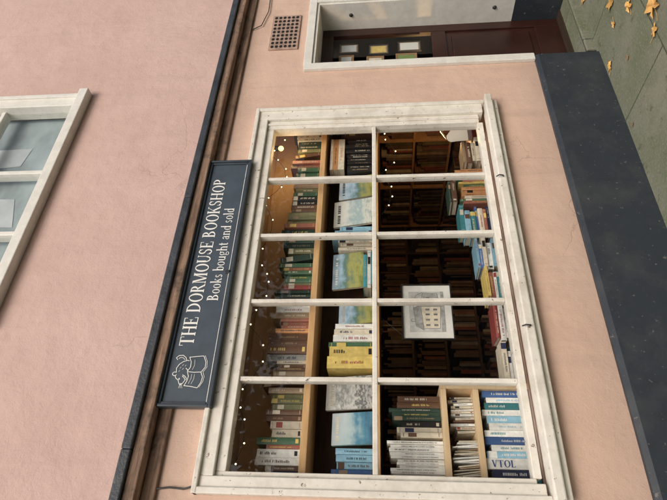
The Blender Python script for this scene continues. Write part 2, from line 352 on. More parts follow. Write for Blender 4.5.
# ---------- books
G1='books in the shop window'
nice={'red':'red','brick':'brick red','orange':'orange','yellow':'yellow','cream':'cream','white':'white','green':'green','darkgreen':'dark green','olive':'olive','teal':'teal','blue':'blue','sky':'pale blue','navy':'navy','brown':'brown','tan':'tan','black':'black','grey':'grey','purple':'purple'}
def book(x,y,z,w,h,d,c,place,flat=False,rz=0,lean=0,style=None,lab=None):
    bm=bmesh.new(); b=min(.0025,w*.15); bulge=R.choice([0,0,.002,.004]) if w>.015 else 0
    if style==99: bulge=0
    addbox(bm,0,b,.004,d,0,h); addbox(bm,w-b,w,.004,d,0,h)
    n=5; arc=[(w*i/(n-1),.0035-bulge*math.sin(math.pi*i/(n-1))) for i in range(n)]
    prof=arc+[(w,.0039),(0,.0039)]
    lo=[bm.verts.new((a,bb,0)) for a,bb in prof]; hi=[bm.verts.new((a,bb,h)) for a,bb in prof]
    m=len(prof)
    for i in range(m): bm.faces.new([lo[i],lo[(i+1)%m],hi[(i+1)%m],hi[i]])
    bm.faces.new(lo[::-1]); bm.faces.new(hi)
    addbox(bm,b,w-b,.005,d-.004,.003,h-.003,1)
    yy=.0035-bulge-.0006
    def q(x0,x1,z0,z1,mi):
        f=bm.faces.new([bm.verts.new(p) for p in ((x0,yy,z0),(x1,yy,z0),(x1,yy,z1),(x0,yy,z1))]); f.material_index=mi
    st=R.randrange(6) if style is None else style
    dark=sum(pal[c])<.9
    lm=lab or (R.choice(['b_cream','b_tan','b_yellow','b_cream']) if dark else R.choice(['b_black','b_red','b_navy','b_brown']))
    def dashes(z0,z1,fr):
        zz=z0; ch=w*fr; 
        while zz<z1:
            cw=ch*R.uniform(.35,.7)
            if R.random()<.82: q(w*.5-ch/2,w*.5-ch/2+ch*R.choice([1,1,.7]),zz,zz+cw*.55,2)
            zz+=cw
    if st in (0,5): q(w*.12,w*.88,h*.62,h*.82,2); q(w*.12,w*.88,h*.08,h*.09,2); q(w*.12,w*.88,h*.93,h*.94,2)
    elif st in (1,2): dashes(h*R.uniform(.1,.3),h*R.uniform(.65,.9),R.uniform(.24,.38))
    elif st==3: q(0.0005,w-.0005,h*.80,h*.97,2); dashes(h*.15,h*.7,.32)
    elif st==4: dashes(h*.55,h*.9,.36); q(w*.2,w*.8,h*.06,h*.13,2)
    bmesh.ops.recalc_face_normals(bm,faces=[f for f in bm.faces if f.material_index!=2])
    o=finish(bm,'book',[M['b_'+c],M['pages'],M[lm]])
    if flat: o.location=(x,y,z+w); o.rotation_euler=(0,math.pi/2,rz)
    else: o.location=(x,y,z); o.rotation_euler=(0,lean,rz)
    size='thick' if w>.035 else ('slim' if w<.016 else 'worn')
    o['label']='%s %s book %s'%(size,nice[c],place); o['category']='book'; o['group']=G1
    return o
def row(x0,x1,y,z,hr,wr,dr,weights,place,gap=.0,style=None,lean=0):
    x=x0; pc=list(weights.keys()); pw=list(weights.values()); run=0
    while True:
        if run<=0: c=R.choices(pc,pw)[0]; run=R.choice([1,1,1,2,3]); hh=R.uniform(*hr); ww=R.uniform(*wr)
        run-=1
        w=ww*R.uniform(.85,1.15); h=hh*R.uniform(.95,1.04)
        if x+w>x1: break
        ln=0
        if lean: ln=-R.uniform(0,lean)
        book(x+(0 if not lean else .004),y+R.uniform(-.008,.016),z,w,h,R.uniform(*dr),c,place,style=style,lean=ln,rz=R.uniform(-.02,.02))
        x+=w+.0014+(.003 if lean else 0)
        if gap and R.random()<gap and x<x1-.1:
            c2=R.choices(pc,pw)[0]; h2=R.uniform(*hr); a=R.uniform(.10,.2); w2=R.uniform(*wr)
            book(x+math.sin(a)*h2+.002,y,z,w2,h2,.14,c2,place,style=style,lean=-a); x+=math.sin(a)*h2+w2+.008
def stack(x,y,z,n,w,col_,place,tr=(.014,.038),rz=.15,d=.15):
    zz=z
    for i in range(n):
        t=R.uniform(*tr); c=R.choice(col_); ww=w*R.uniform(.82,1.08)
        book(x+R.uniform(-.012,.014),y+R.uniform(-.010,.012),zz,t,ww,d,c,place,flat=True,rz=R.uniform(-rz,rz)*.5); zz+=t+.0012
    return zz
def faceout(x,y,z,w,h,artm,c,place,what,lean=.2):
    bm=bmesh.new(); t=.018
    addbox(bm,0,w,0,.002,0,h,0); addbox(bm,0.002,w-.003,.0021,t-.0021,.002,h-.003,1); addbox(bm,0,w,t-.002,t,0,h,2)
    yy=-.0006
    def q(x0,x1,z0,z1,mi):
        f=bm.faces.new([bm.verts.new(p) for p in ((x0,yy,z0),(x1,yy,z0),(x1,yy,z1),(x0,yy,z1))]); f.material_index=mi
    xx=w*.12
    while xx<w*.85:
        cw=w*R.uniform(.05,.08); 
        if R.random()<.85: q(xx,xx+cw*.7,h*.83,h*.90,3)
        xx+=cw
    o=finish(bm,'book',[M[artm],M['pages'],M['b_'+c],M[R.choice(['b_white','b_black','b_cream'])]])
    o.location=(x,y,z); o.rotation_euler=(-lean,0,R.uniform(-.05,.05))
    o['label']='book with %s cover face out %s'%(what,place); o['category']='book'; o['group']=G1
top={'darkgreen':4,'green':2,'red':1.5,'brick':2.5,'cream':1.5,'tan':3,'navy':2,'brown':4,'olive':3,'orange':.7,'black':3,'grey':2,'yellow':.5,'white':.6,'purple':.5,'blue':.6}
row(.45,3.22,.20,2.031,(.155,.235),(.020,.046),(.12,.17),top,'on the upper pine shelf',.05)
P2='on the middle pine shelf'
Z=1.651
row(.42,.685,.215,Z,(.19,.235),(.020,.032),(.13,.17),{'sky':5,'blue':1,'white':2,'teal':2},P2,style=None)
faceout(.69,.24,Z,.17,.235,'art_blue','teal',P2,'seascape')
faceout(.875,.235,Z,.185,.275,'art_bw','grey',P2,'engraved')
book(1.085,.205,Z,.070,.265,.17,'yellow',P2,style=1,lab='b_red'); book(1.157,.21,Z,.060,.255,.17,'yellow',P2,style=4,lab='b_black')
row(1.220,1.38,.22,Z,(.21,.275),(.022,.036),(.13,.17),{'sky':2,'white':3,'green':1,'cream':2},P2)
faceout(1.385,.245,Z,.17,.22,'art_land','green',P2,'green landscape')
z=stack(1.60,.20,Z,3,.26,['teal','white','teal'],P2,(.018,.026))
faceout(1.63,.25,z+.001,.26,.20,'art_land','tan',P2,'landscape painting')
row(1.90,2.10,.23,Z,(.17,.27),(.016,.035),(.12,.16),{'white':2,'cream':2,'tan':2,'sky':1,'navy':1},P2)
faceout(2.11,.23,Z,.22,.28,'art_map','white',P2,'pale map')
faceout(2.345,.235,Z,.20,.25,'art_land','navy',P2,'coastal landscape')
row(2.56,2.90,.22,Z,(.185,.20),(.022,.036),(.12,.17),{'black':1},P2,style=1,)
zt=Z+.212
for c,t in (('cream',.044),('orange',.036),('cream',.02)):
    book(2.57,.212,zt,t,.30,.15,c,P2,flat=True,style=1,lab='b_orange' if c=='cream' else 'b_black'); zt+=t+.001
row(2.91,3.22,.22,Z,(.18,.26),(.016,.03),(.12,.17),{'cream':1,'brown':3,'red':1,'olive':1},P2)
# crate
P3='in the pale wooden crate'
xx=.425; seq=['sky','white','teal','navy','white','sky','white','blue','white','white','sky','white','teal','white','blue']
vt=None
for i,c in enumerate(seq):
    w=R.uniform(.026,.038)
    if i==4: w=.050
    if xx+w>.955: break
    hgt=R.uniform(.212,.248)
    if i==4: hgt=.248
    o=book(xx,(.168 if i==4 else .172+R.uniform(0,.012)),.859,w,hgt,.17,c,'standing in the pale wooden crate',style=(99 if i==4 else R.choice([1,3,4,1])),lab='b_white' if c!='white' else R.choice(['b_navy','b_teal','b_sky']))
    if i==4: vt=(o,w,hgt)
    xx+=w+.001
row(.425,.71,.20,1.307,(.22,.28),(.011,.018),(.14,.18),{'white':6,'cream':2,'grey':1},'standing on the wooden crate',style=2)
row(.715,.955,.20,1.307,(.19,.265),(.020,.036),(.14,.18),{'teal':1,'red':1,'cream':1,'brown':2,'navy':1,'darkgreen':2,'black':1,'olive':1},'standing on the wooden crate')
row(.425,.70,.175,1.141,(.09,.128),(.0035,.007),(.14,.18),{'white':5,'cream':4,'tan':1,'sky':.5},P3,style=77,lean=.14)
row(.74,.93,.19,1.141,(.09,.128),(.006,.016),(.14,.18),{'cream':3,'white':2,'brick':1,'brown':1},P3,lean=.06)
# window board stacks
P4='in a stack on the window board'
warm=['brick','red','cream','tan','orange','brown','olive','darkgreen']
cool=['sky','blue','teal','white','navy','cream']
stack(1.03,.24,.859,3,.22,['white','red','teal','cream','green'],P4)
stack(1.28,.26,.859,4,.23,['white','red','cream','teal','brick'],P4)
stack(1.53,.22,.859,5,.21,['red','teal','white','brick','yellow','brown'],P4)
stack(1.77,.26,.859,6,.22,cool,P4)
stack(2.02,.24,.859,8,.22,['sky','blue','teal','navy','blue','brick','cream'],P4)
row(2.27,2.62,.26,.859,(.17,.22),(.018,.034),(.12,.17),{'orange':3,'yellow':1,'brick':3,'green':2,'cream':1},'standing on the window board')
stack(2.30,.27,1.085,2,.22,warm,P4); stack(2.64,.24,.859,5,.21,warm,P4); stack(2.90,.26,.859,2,.22,warm,P4)
# ---------- hanging engraving
F=empty('framed_picture',(1.455,.24,1.20),'thin black framed engraving of a building hanging in the window','picture')
fx0,fx1,fz0,fz1=1.27,1.635,1.19,1.49
bm=bmesh.new(); t=.008
for b in ((fx0,fx1,fz0,fz0+t),(fx0,fx1,fz1-t,fz1)): addbox(bm,b[0],b[1],.232,.25,b[2],b[3],0,.002)
for b in ((fx0,fx0+t),(fx1-t,fx1)): addbox(bm,b[0],b[1],.232,.25,fz0+t+.0001,fz1-t-.0001,0,.002)
finish(bm,'frame',M['blackframe'],F)
boxes('mount',[(fx0+t,fx1-t,.242,.246,fz0+t,fz1-t)],M['paper'],F,0)
boxes('print',[(fx0+.05,fx1-.05,.2405,.2415,fz0+.05,fz1-.045)],simple('engraving_print',(.60,.59,.56),.7,.25,22,0),F,0)
ink=simple('etching_ink',(.20,.20,.19),.7,.4,30,0); wash=simple('etching_wash',(.40,.40,.38),.7,.35,40,0)
bm=bmesh.new()
def poly(pts,y,mi=0): 
    f=bm.faces.new([bm.verts.new((fx0+.05+a*.265,y,fz0+.05+b*.205)) for a,b in pts]); f.material_index=mi
def pl(pts,mi=2,w=.010,y=.2391):
    for (a,b),(c,d) in zip(pts,pts[1:]):
        L=math.hypot(c-a,d-b); nx,ny=-(d-b)/L*w/2,(c-a)/L*w/2
        poly([(a-nx,b-ny),(c-nx,d-ny),(c+nx,d+ny),(a+nx,b+ny)],y,mi)
poly([(.08,.15),(.62,.10),(.62,.66),(.08,.60)],.2398,1); poly([(.04,.60),(.66,.66),(.58,.88),(.14,.82)],.2396,0); poly([(.62,.10),(.95,.18),(.95,.60),(.62,.66)],.2397,0)
pl([(.08,.15),(.08,.60),(.62,.66),(.62,.10),(.08,.15)]); pl([(.62,.66),(.95,.60),(.95,.18),(.62,.10)],y=.2390); pl([(.04,.60),(.14,.82),(.58,.88),(.66,.66)],y=.2389); pl([(.58,.88),(.90,.80),(.98,.60)],y=.2388)
pl([(.25,.84),(.25,.95),(.31,.95),(.31,.85)],y=.2387)
for a in (.14,.27,.40,.52):
    poly([(a,.42),(a+.045,.42),(a+.045,.54),(a,.535)],.2394,2); poly([(a,.20),(a+.045,.20),(a+.045,.31),(a,.31)],.2394,2)
for a in (.70,.82): poly([(a,.40),(a+.04,.40),(a+.04,.50),(a,.50)],.2394,2)
poly([(0,.0),(1,.0),(1,.08),(0,.11)],.2393,0)
finish(bm,'print_drawing',[wash,M['b_cream'],ink],F)
bm=bmesh.new(); tube(bm,[(1.30,.241,1.49),(1.42,.241,1.62)],.0012,5); finish(bm,'hanging_cord',M['iron'],F)
bm=bmesh.new(); tube(bm,[(1.60,.241,1.49),(1.48,.241,1.62)],.0012,5); finish(bm,'hanging_cord',M['iron'],F)
# ---------- lights
def string_lights(pts,label):
    e=empty('string_light',pts[0],label,'fairy lights','strings of fairy lights')
    bm=bmesh.new(); tube(bm,pts,.0013,5); finish(bm,'wire',M['iron'],e)
    bm=bmesh.new(); bmesh.ops.create_uvsphere(bm,u_segments=8,v_segments=6,radius=.0040); me=bpy.data.meshes.new('bulb'); bm.to_mesh(me); bm.free(); me.materials.append(M['bulb'])
    acc=0
    for a,b in zip(pts,pts[1:]):
        a=Vector(a); b=Vector(b); L=(b-a).length; acc+=L
        if acc>.08:
            acc=R.uniform(-.04,.03); o=bpy.data.objects.new('bulb',me); o.location=b+Vector((R.uniform(-.006,.006),-.004,-.008)); col.objects.link(o); o.parent=e; o.matrix_parent_inverse=Matrix.Translation(e.location).inverted()
def swag(x0,x1,y,z,n,sag,wob=.01):
    P=[]; T=n*14
    for i in range(T+1):
        t=i/T; k=(t*n)%1; sg=sag*(.7+.6*((int(t*n)*37)%10)/10)
        P.append((x0+(x1-x0)*t,y+R.uniform(-.004,.004),z-sg*4*k*(1-k)+R.uniform(-wob,wob)*.3))
    return P
string_lights(swag(.46,3.1,.13,2.40,6,.12),'fairy lights swagged along the top of the window')
string_lights(swag(2.1,3.15,.14,1.60,3,.09),'fairy lights draped under the middle shelf')
LX,LY,LZ=3.17,.50,1.0
Lp=empty('desk_lamp',(3.30,.62,.86),'white enamel desk lamp glowing on the window board','lamp')
bm=bmesh.new(); lathe(bm,[(0,.02),(.06,.018),(.065,0),(0,0)],(3.36,.62,.86),20); finish(bm,'base',M['enamel'],Lp)
bm=bmesh.new(); tube(bm,[(3.36,.62,.87),(3.38,.62,1.0),(3.30,.58,1.10),(LX-.04,LY,LZ+.075)],.006,8); finish(bm,'arm',M['enamel'],Lp)
bm=bmesh.new(); rm=Matrix.Rotation(math.radians(-38),3,'Y'); lathe(bm,[(.0,.074),(.022,.072),(.034,.06),(.052,.012),(.088,-.07),(.085,-.07),(.048,.010),(.02,.06)],(LX,LY,LZ),28,0,rm); finish(bm,'lamp_shade',M['shade'],Lp)
bm=bmesh.new(); bmesh.ops.create_uvsphere(bm,u_segments=12,v_segments=8,radius=.022); o=finish(bm,'lamp_bulb',M['lampglow'],Lp,True); o.location=(LX+.035,LY,LZ-.045)
Lt=empty('globe_lamp',(2.85,.3,2.34),'small glowing amber globe lamp above the upper shelf','lamp')
bm=bmesh.new(); bmesh.ops.create_uvsphere(bm,u_segments=16,v_segments=10,radius=.020); o=finish(bm,'globe',M['lampglow'],Lt,True); o.location=(2.86,.28,2.355)
bm=bmesh.new(); lathe(bm,[(.0,.07),(.020,.068),(.022,.022),(.0,.020)],(2.86,.28,2.355),16); finish(bm,'fitting',M['iron'],Lt)
def plight(name,loc,e,c,r=.03):
    l=bpy.data.lights.new(name,'POINT'); l.energy=e; l.color=c; l.shadow_soft_size=r; o=bpy.data.objects.new(name,l); o.location=loc; col.objects.link(o)
plight('desk_lamp_light',(3.50,.85,1.15),13,(1,.58,.24),.06); plight('globe_lamp_light',(2.70,.17,2.24),1.2,(1,.66,.30),.07)
# ---------- back room bookcases
def bigcase(x0,x1,z0,z1,yf,dep,side,label):
    def mp(a,b,c): return (a,b,c) if side is None else (b,a,c)
    E=empty('bookcase',mp((x0+x1)/2,yf,z0),label,'bookcase','bookcases in the shop')
    bm=bmesh.new(); n=6; hs=(z1-z0)/n
    def ab(bm,a0,a1,b0,b1,c0,c1,mi=0):
        if side is None: addbox(bm,a0,a1,b0,b1,c0,c1,mi)
        else: addbox(bm,b0,b1,a0,a1,c0,c1,mi)
    for i in range(n+1): ab(bm,x0,x1,yf,yf+dep,z0+i*hs-.022,z0+i*hs)
    k=int((x1-x0)/.9)+1
    for i in range(k+1):
        xx=x0+(x1-x0-.02)*i/k
        for j in range(n): ab(bm,xx,xx+.02,yf,yf+dep,z0+j*hs+.001,z0+(j+1)*hs-.0225)
    if side: ab(bm,x0,x1,yf+dep+.001,yf+dep+.02,z0,z1)
    finish(bm,'shelf_frame',M['darkwood' if side is None else 'casepine'],E)
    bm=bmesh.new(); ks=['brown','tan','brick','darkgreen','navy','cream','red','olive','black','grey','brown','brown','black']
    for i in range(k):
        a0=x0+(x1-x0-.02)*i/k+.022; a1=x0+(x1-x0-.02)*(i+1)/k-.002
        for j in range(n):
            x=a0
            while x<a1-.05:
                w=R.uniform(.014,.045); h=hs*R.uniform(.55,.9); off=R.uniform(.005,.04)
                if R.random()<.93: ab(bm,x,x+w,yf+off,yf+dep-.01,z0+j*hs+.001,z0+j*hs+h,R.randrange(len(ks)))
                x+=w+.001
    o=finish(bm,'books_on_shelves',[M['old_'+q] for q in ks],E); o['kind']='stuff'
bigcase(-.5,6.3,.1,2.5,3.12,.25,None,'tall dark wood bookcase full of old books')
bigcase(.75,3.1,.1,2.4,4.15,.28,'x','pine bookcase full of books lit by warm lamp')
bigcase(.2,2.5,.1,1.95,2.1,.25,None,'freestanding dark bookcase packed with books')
for i,(x,z,w,h,m) in enumerate(((3.60,1.80,.16,.13,'art_bw'),(3.79,1.82,.17,.13,'art_land'),(3.99,1.78,.13,.17,'art_blue'),(3.60,1.55,.14,.18,'b_red'),(3.77,1.56,.16,.15,'b_cream'),(3.96,1.52,.13,.17,'b_yellow'),(3.60,1.26,.16,.20,'art_bw'),(3.80,1.28,.15,.18,'art_yel'),(3.98,1.24,.14,.20,'art_bw'))):
    e=empty('framed_picture',(x+w/2,.31,z),'small framed picture displayed behind the door glass','picture','small pictures behind the door')
    bm=bmesh.new(); t=.010
    for b in ((x,x+w,z,z+t),(x,x+w,z+h-t,z+h)): addbox(bm,b[0],b[1],.285,.295,b[2],b[3])
    for b in ((x,x+t),(x+w-t,x+w)): addbox(bm,b[0],b[1],.285,.295,z+t+.0001,z+h-t-.0001)
    finish(bm,'frame',M[R.choice(['casepine','blackframe','blackframe'])],e)
    boxes('mount',[(x+t,x+w-t,.290,.293,z+t,z+h-t)],M['b_tan'],e,0)
    boxes('print',[(x+.022,x+w-.022,.288,.2895,z+.022,z+h-.022)],M[m],e,0)

# ---------- shop sign
SG=empty('shop_sign',(1.6,-.03,2.46),'dark slate blue fascia board with white serif lettering','sign')
sx0,sx1,sz0,sz1=.775,2.42,2.450,2.738
SY=-.050
boxes('board',[(sx0+.02,sx1-.02,SY,-.0225,sz0+.02,sz1-.02)],M['signbg'],SG,.0)
bm=bmesh.new()
for i,(w,y) in enumerate(((.014,-.072),(.024,-.062))):
    a=0 if i==0 else .0141; b=w if i==0 else .027
    addbox(bm,sx0+a,sx1-a,y,-.023,sz0+a,sz0+b,0,.003); addbox(bm,sx0+a,sx1-a,y,-.023,sz1-b,sz1-a,0,.003)
    addbox(bm,sx0+a,sx0+b,y,-.023,sz0+b+.0002,sz1-b-.0002,0,.003); addbox(bm,sx1-b,sx1-a,y,-.023,sz0+b+.0002,sz1-b-.0002,0,.003)
finish(bm,'moulding',M['signedge'],SG)
def rect(x0,y0,x1,y1): return [[(x0,y0),(x1,y0),(x1,y1),(x0,y1)]]
def arc(cx,cy,rx,ry,a0,a1,tx,ty,n=16):
    q=[]
    for i in range(n):
        p=math.radians(a0+(a1-a0)*i/n); r=math.radians(a0+(a1-a0)*(i+1)/n)
        q.append([(cx+rx*math.cos(p),cy+ry*math.sin(p)),(cx+rx*math.cos(r),cy+ry*math.sin(r)),(cx+(rx-tx)*math.cos(r),cy+(ry-ty)*math.sin(r)),(cx+(rx-tx)*math.cos(p),cy+(ry-ty)*math.sin(p))])
    return q
def diag(x0,y0,x1,y1,w): return [[(x0-w/2,y0),(x0+w/2,y0),(x1+w/2,y1),(x1-w/2,y1)]]
S_=.17;t_=.06
def stem(x,h=1,s=S_,top=True,bot=True,y0=0):
    o=[rect(x,y0,x+s,h)]
    if bot: o.append(rect(x-.07,y0,x+s+.07,y0+t_))
    if top: o.append(rect(x-.07,h-t_,x+s+.07,h))
    return o
def lst(x,h=1,s=.14): return [rect(x,0,x+s,h),rect(x-.05,0,x+s+.05,.05),[[(x-.06,h-.05),(x,h-.09),(x+.01,h),(x-.06,h-.03)]]]
Gl={
'T':(.84,[rect(0,1-t_,.8,1),rect(0,.74,.05,1),rect(.75,.74,.8,1)]+stem(.31,top=False)),
'H':(.94,stem(.08)+stem(.66)+[rect(.2,.47,.68,.535)]),
'E':(.78,stem(.08)+[rect(.2,0,.70,t_),rect(.2,1-t_,.66,1),rect(.2,.47,.50,.535),rect(.65,0,.70,.26),rect(.61,.76,.66,1),rect(.46,.38,.50,.63)]),
'D':(.92,stem(.08)+[arc(.26,.5,.60,.5,-90,90,S_,.06)]),
'O':(.92,[arc(.45,.5,.43,.52,0,360,S_,.06,28)]),
'R':(.88,stem(.08)+[arc(.28,.735,.34,.265,-90,90,S_,.06),diag(.75,0,.40,.48,S_),rect(.64,0,.88,t_)]),
'M':(1.12,stem(.08,s=.07)+stem(.84)+[diag(.52,0,.17,1,.16),diag(.52,0,.88,1,.07)]),
'U':(.88,[rect(.08,.3,.26,1),rect(.01,1-t_,.33,1),rect(.68,.3,.74,1),rect(.61,1-t_,.81,1),arc(.41,.32,.33,.34,180,360,.12,.08)]),
'S':(.66,[arc(.30,.745,.25,.27,20,270,.13,.085),arc(.30,.26,.28,.28,90,-160,.14,.085),rect(.50,.70,.55,.96),rect(.02,.05,.07,.32)]),
'B':(.82,stem(.08)+[arc(.27,.755,.33,.245,-90,90,.16,.06),arc(.27,.265,.43,.265,-90,90,.17,.06)]),
'K':(.94,stem(.08)+[diag(.24,.36,.72,1,.06),diag(.78,0,.38,.56,.19),rect(.60,1-t_,.84,1),rect(.64,0,.92,t_)]),
'P':(.78,stem(.08)+[arc(.28,.73,.40,.27,-90,90,.17,.06)]),
'V':(.84,[diag(.42,0,.14,1,.18),diag(.42,0,.70,1,.06),rect(0,.94,.32,1),rect(.58,.94,.82,1)]),
'L':(.72,stem(.08)+[rect(.2,0,.64,t_),rect(.6,0,.64,.25)]),
'o':(.62,[arc(.29,.31,.28,.33,0,360,.125,.05,20)]),
'k':(.66,lst(.06)+[diag(.18,.22,.48,.6,.05),diag(.54,0,.29,.36,.15),rect(.36,.57,.58,.615),rect(.42,0,.64,.05)]),
's':(.48,[arc(.21,.465,.16,.165,20,270,.09,.06,10),arc(.21,.165,.18,.175,90,-160,.095,.06,10)]),
'b':(.64,[rect(.06,0,.20,1),[[(0,.95),(.06,.91),(.07,1),(0,.97)]],arc(.33,.31,.25,.33,0,360,.12,.05,20)]),
'd':(.66,[rect(.44,0,.58,1),rect(.5,0,.64,.05),arc(.29,.31,.26,.33,0,360,.12,.05,20)]),
'u':(.68,[rect(.06,.18,.20,.62),rect(0,.57,.1,.62),rect(.44,0,.58,.62),rect(.5,0,.64,.05),arc(.30,.2,.23,.21,180,340,.11,.08,10)]),
'g':(.60,[arc(.26,.40,.23,.22,0,360,.10,.05,18),arc(.28,-.10,.25,.15,0,360,.06,.06,18),rect(.10,.02,.17,.22),rect(.38,.53,.56,.60)]),
'h':(.70,lst(.06)+[rect(.45,0,.59,.40),rect(.38,0,.65,.05),arc(.34,.38,.25,.24,0,140,.13,.075,10)]),
'n':(.70,lst(.06,.62)+[rect(.45,0,.59,.40),rect(.38,0,.65,.05),arc(.34,.38,.25,.24,0,140,.13,.075,10)]),
't':(.44,[rect(.11,.1,.25,.84),rect(0,.56,.38,.62),arc(.26,.14,.15,.14,180,330,.09,.06,8)]),
'a':(.58,[arc(.23,.17,.20,.18,0,360,.10,.05,16),rect(.34,.0,.47,.44),rect(.40,0,.55,.05),arc(.26,.43,.21,.20,0,165,.11,.06,10)]),
'l':(.32,lst(.07)),
}
def write(txt,x0,x1,z,cap,y,name,parent,mat=None):
    tot=sum(.36 if c==' ' else Gl[c][0]+.05 for c in txt); k=(x1-x0)/tot
    bm=bmesh.new(); x=x0; i=0
    for c in txt:
        if c==' ': x+=.36*k; continue
        for pr in Gl[c][1]:
            i+=1
            for qd in pr:
                vs=[bm.verts.new((x+a*k,y-.0001*(i%7),z+b*cap)) for a,b in qd]
                sg=sum(qd[j][0]*qd[(j+1)%len(qd)][1]-qd[(j+1)%len(qd)][0]*qd[j][1] for j in range(len(qd)))
                bm.faces.new(vs if sg>0 else vs[::-1])
        x+=(Gl[c][0]+.05)*k
    return finish(bm,name,mat or M['letter'],parent)
write('THE DORMOUSE BOOKSHOP',1.105,2.275,2.605,.078,SY-.002,'lettering',SG)
write('Books bought and sold',1.375,2.03,2.515,.064,SY-.002,'lettering',SG)
o=write('VTOL',0,.115,.0,.032,0,'spine_title',None,simple('blue_spine_ink',(.02,.06,.22),.5,.1,20,0))
o.parent=vt[0]; o.matrix_parent_inverse=Matrix.Identity(4); o.location=(.009,.0015,.225); o.rotation_euler=(0,math.pi/2,0)
def stroke(bm,pts,w,y):
    for i,(a,b) in enumerate(zip(pts,pts[1:])):
        d=Vector((b[0]-a[0],b[1]-a[1])); 
        if d.length<1e-6: continue
        nrm=Vector((-d.y,d.x)).normalized()*w/2; e=d.normalized()*w*.3
        yy=y-.00004*(i%5)
        bm.faces.new([bm.verts.new((p[0],yy,p[1])) for p in ((a[0]-e.x-nrm.x,a[1]-e.y-nrm.y),(b[0]+e.x-nrm.x,b[1]+e.y-nrm.y),(b[0]+e.x+nrm.x,b[1]+e.y+nrm.y),(a[0]-e.x+nrm.x,a[1]-e.y+nrm.y))])
bm=bmesh.new(); ex,ez,es=.872,2.512,.178
def E_(pts,w=.0034,k=[0]):
    k[0]+=1; stroke(bm,[(ex+a*es,ez+b*es) for a,b in pts],w,SY-.002-.0003*(k[0]%5))
def ell(cx,cy,rx,ry,a0=0,a1=360,n=14): return [(cx+rx*math.cos(math.radians(a0+(a1-a0)*i/n)),cy+ry*math.sin(math.radians(a0+(a1-a0)*i/n))) for i in range(n+1)]
E_([(.02,.16),(.18,.08),(.34,.06),(.48,.13)]); E_([(.50,.12),(.64,.03),(.80,.04),(.98,.13)])
E_([(.02,.17),(.06,.36),(.08,.56)]); E_([(.98,.14),(.96,.36),(.94,.55)])
E_([(.08,.56),(.22,.50),(.36,.48),(.50,.54)]); E_([(.51,.54),(.64,.47),(.80,.48),(.94,.55)])
E_([(.49,.13),(.48,.34),(.50,.54)]); E_([(.04,.11),(.20,.03),(.35,.01),(.49,.07),(.64,-.02),(.82,.0),(.99,.09)],.0022)
E_([(.14,.44),(.28,.39),(.42,.39)],.0018); E_([(.14,.36),(.28,.31),(.42,.31)],.0018); E_([(.56,.40),(.70,.36),(.86,.38)],.0018)
E_([(.24,.56),(.14,.62),(.10,.68),(.15,.72),(.24,.76),(.30,.84),(.38,.88)]); E_(ell(.43,.90,.055,.065,-30,240))
E_([(.47,.86),(.60,.88),(.72,.82),(.80,.72),(.84,.60),(.83,.54)]); E_([(.24,.56),(.32,.60),(.36,.66)])
E_(ell(.28,.74,.018,.014),.003); E_([(.11,.68),(.13,.665)],.005)
for t in (.0,.035,.07): E_([(.15,.67-t*.3),(.01,.70-t*1.4)],.0018)
E_([(.40,.66),(.36,.58),(.30,.53),(.25,.53)]); E_([(.60,.60),(.55,.54),(.48,.53)])
E_([(.84,.62),(.93,.66),(1.0,.76),(.99,.88),(.92,.95),(.86,.90)]); E_([(.86,.68),(.92,.74),(.93,.83),(.89,.87)],.0026)
for a,b in ((.50,.80),(.60,.78),(.68,.72),(.56,.70),(.66,.64)): E_([(a,b),(a+.04,b-.03)],.002)
finish(bm,'emblem',M['letter'],SG)

# ------------------------------------------------------------ ground
def sheet(name,x0,x1,y0,y1,z,mat):
    bm=bmesh.new(); bm.faces.new([bm.verts.new(p) for p in ((x0,y0,z),(x1,y0,z),(x1,y1,z),(x0,y1,z))]); o=finish(bm,name,mat); o['kind']='structure'; return o
def pavemat():
    m,nt,b=newmat('paving_stone'); v=coords(nt)
    br=N(nt,'ShaderNodeTexBrick'); br.offset=.5; nt.links.new(v,br.inputs['Vector']); br.inputs['Scale'].default_value=1; br.inputs['Mortar Size'].default_value=.006; br.inputs['Brick Width'].default_value=.9; br.inputs['Row Height'].default_value=.6; br.inputs['Mortar Smooth'].default_value=.3
    br.inputs['Color1'].default_value=(.18,.185,.135,1); br.inputs['Color2'].default_value=(.215,.215,.16,1); br.inputs['Mortar'].default_value=(.04,.05,.025,1)
    n=noise(nt,v,3,6,.7); o=mix(nt,ramp(nt,n,[(.38,0),(.66,.85)]),br.outputs[0],(.115,.14,.070))
    n2=noise(nt,v,60,4,.7); o=mix(nt,ramp(nt,n2,[(.5,0),(.7,.5)]),o,(.33,.33,.26))
    n3=noise(nt,v,9,5,.8); o=mix(nt,ramp(nt,n3,[(.57,0),(.66,.65)]),o,(.06,.070,.040))
    nt.links.new(o,b.inputs['Base Color']); b.inputs['Roughness'].default_value=.8
    bump(nt,b,math_(nt,'SUBTRACT',math_(nt,'MULTIPLY',n2,.35),br.outputs['Fac']),.6,.006); return m
M['pave']=pavemat(); M['asphalt']=simple('asphalt',(.05,.05,.05),.85,.25,40,.6,.006)
boxes('doorstep',[(3.476,4.259,-.02,.5,-.02,.07)],M['pave'],D,.008)
sheet('ground',-60,60,-60,60,-.14,simple('ground_earth',(.07,.07,.05),.9,.3,3,.3))
sheet('road',-40,40,-8.2,-3.0,-.12,M['asphalt'])
o=boxes('pavement',[(-40,40,-3.0,.5,-.12,0.0)],M['pave'],None,0); o['kind']='structure'
o=boxes('pavement',[(-40,40,-10.5,-8.2,-.12,0.0)],M['pave'],None,0); o['kind']='structure'
OB=empty('brick_building',(0,-10.5,0),'brown brick terrace across the road with sash windows','building')  # out-of-view terrace added to darken the window reflections
hl=[(x,x+1.1,z,z+1.7) for x in range(-15,24,3) for z in (.9,)]
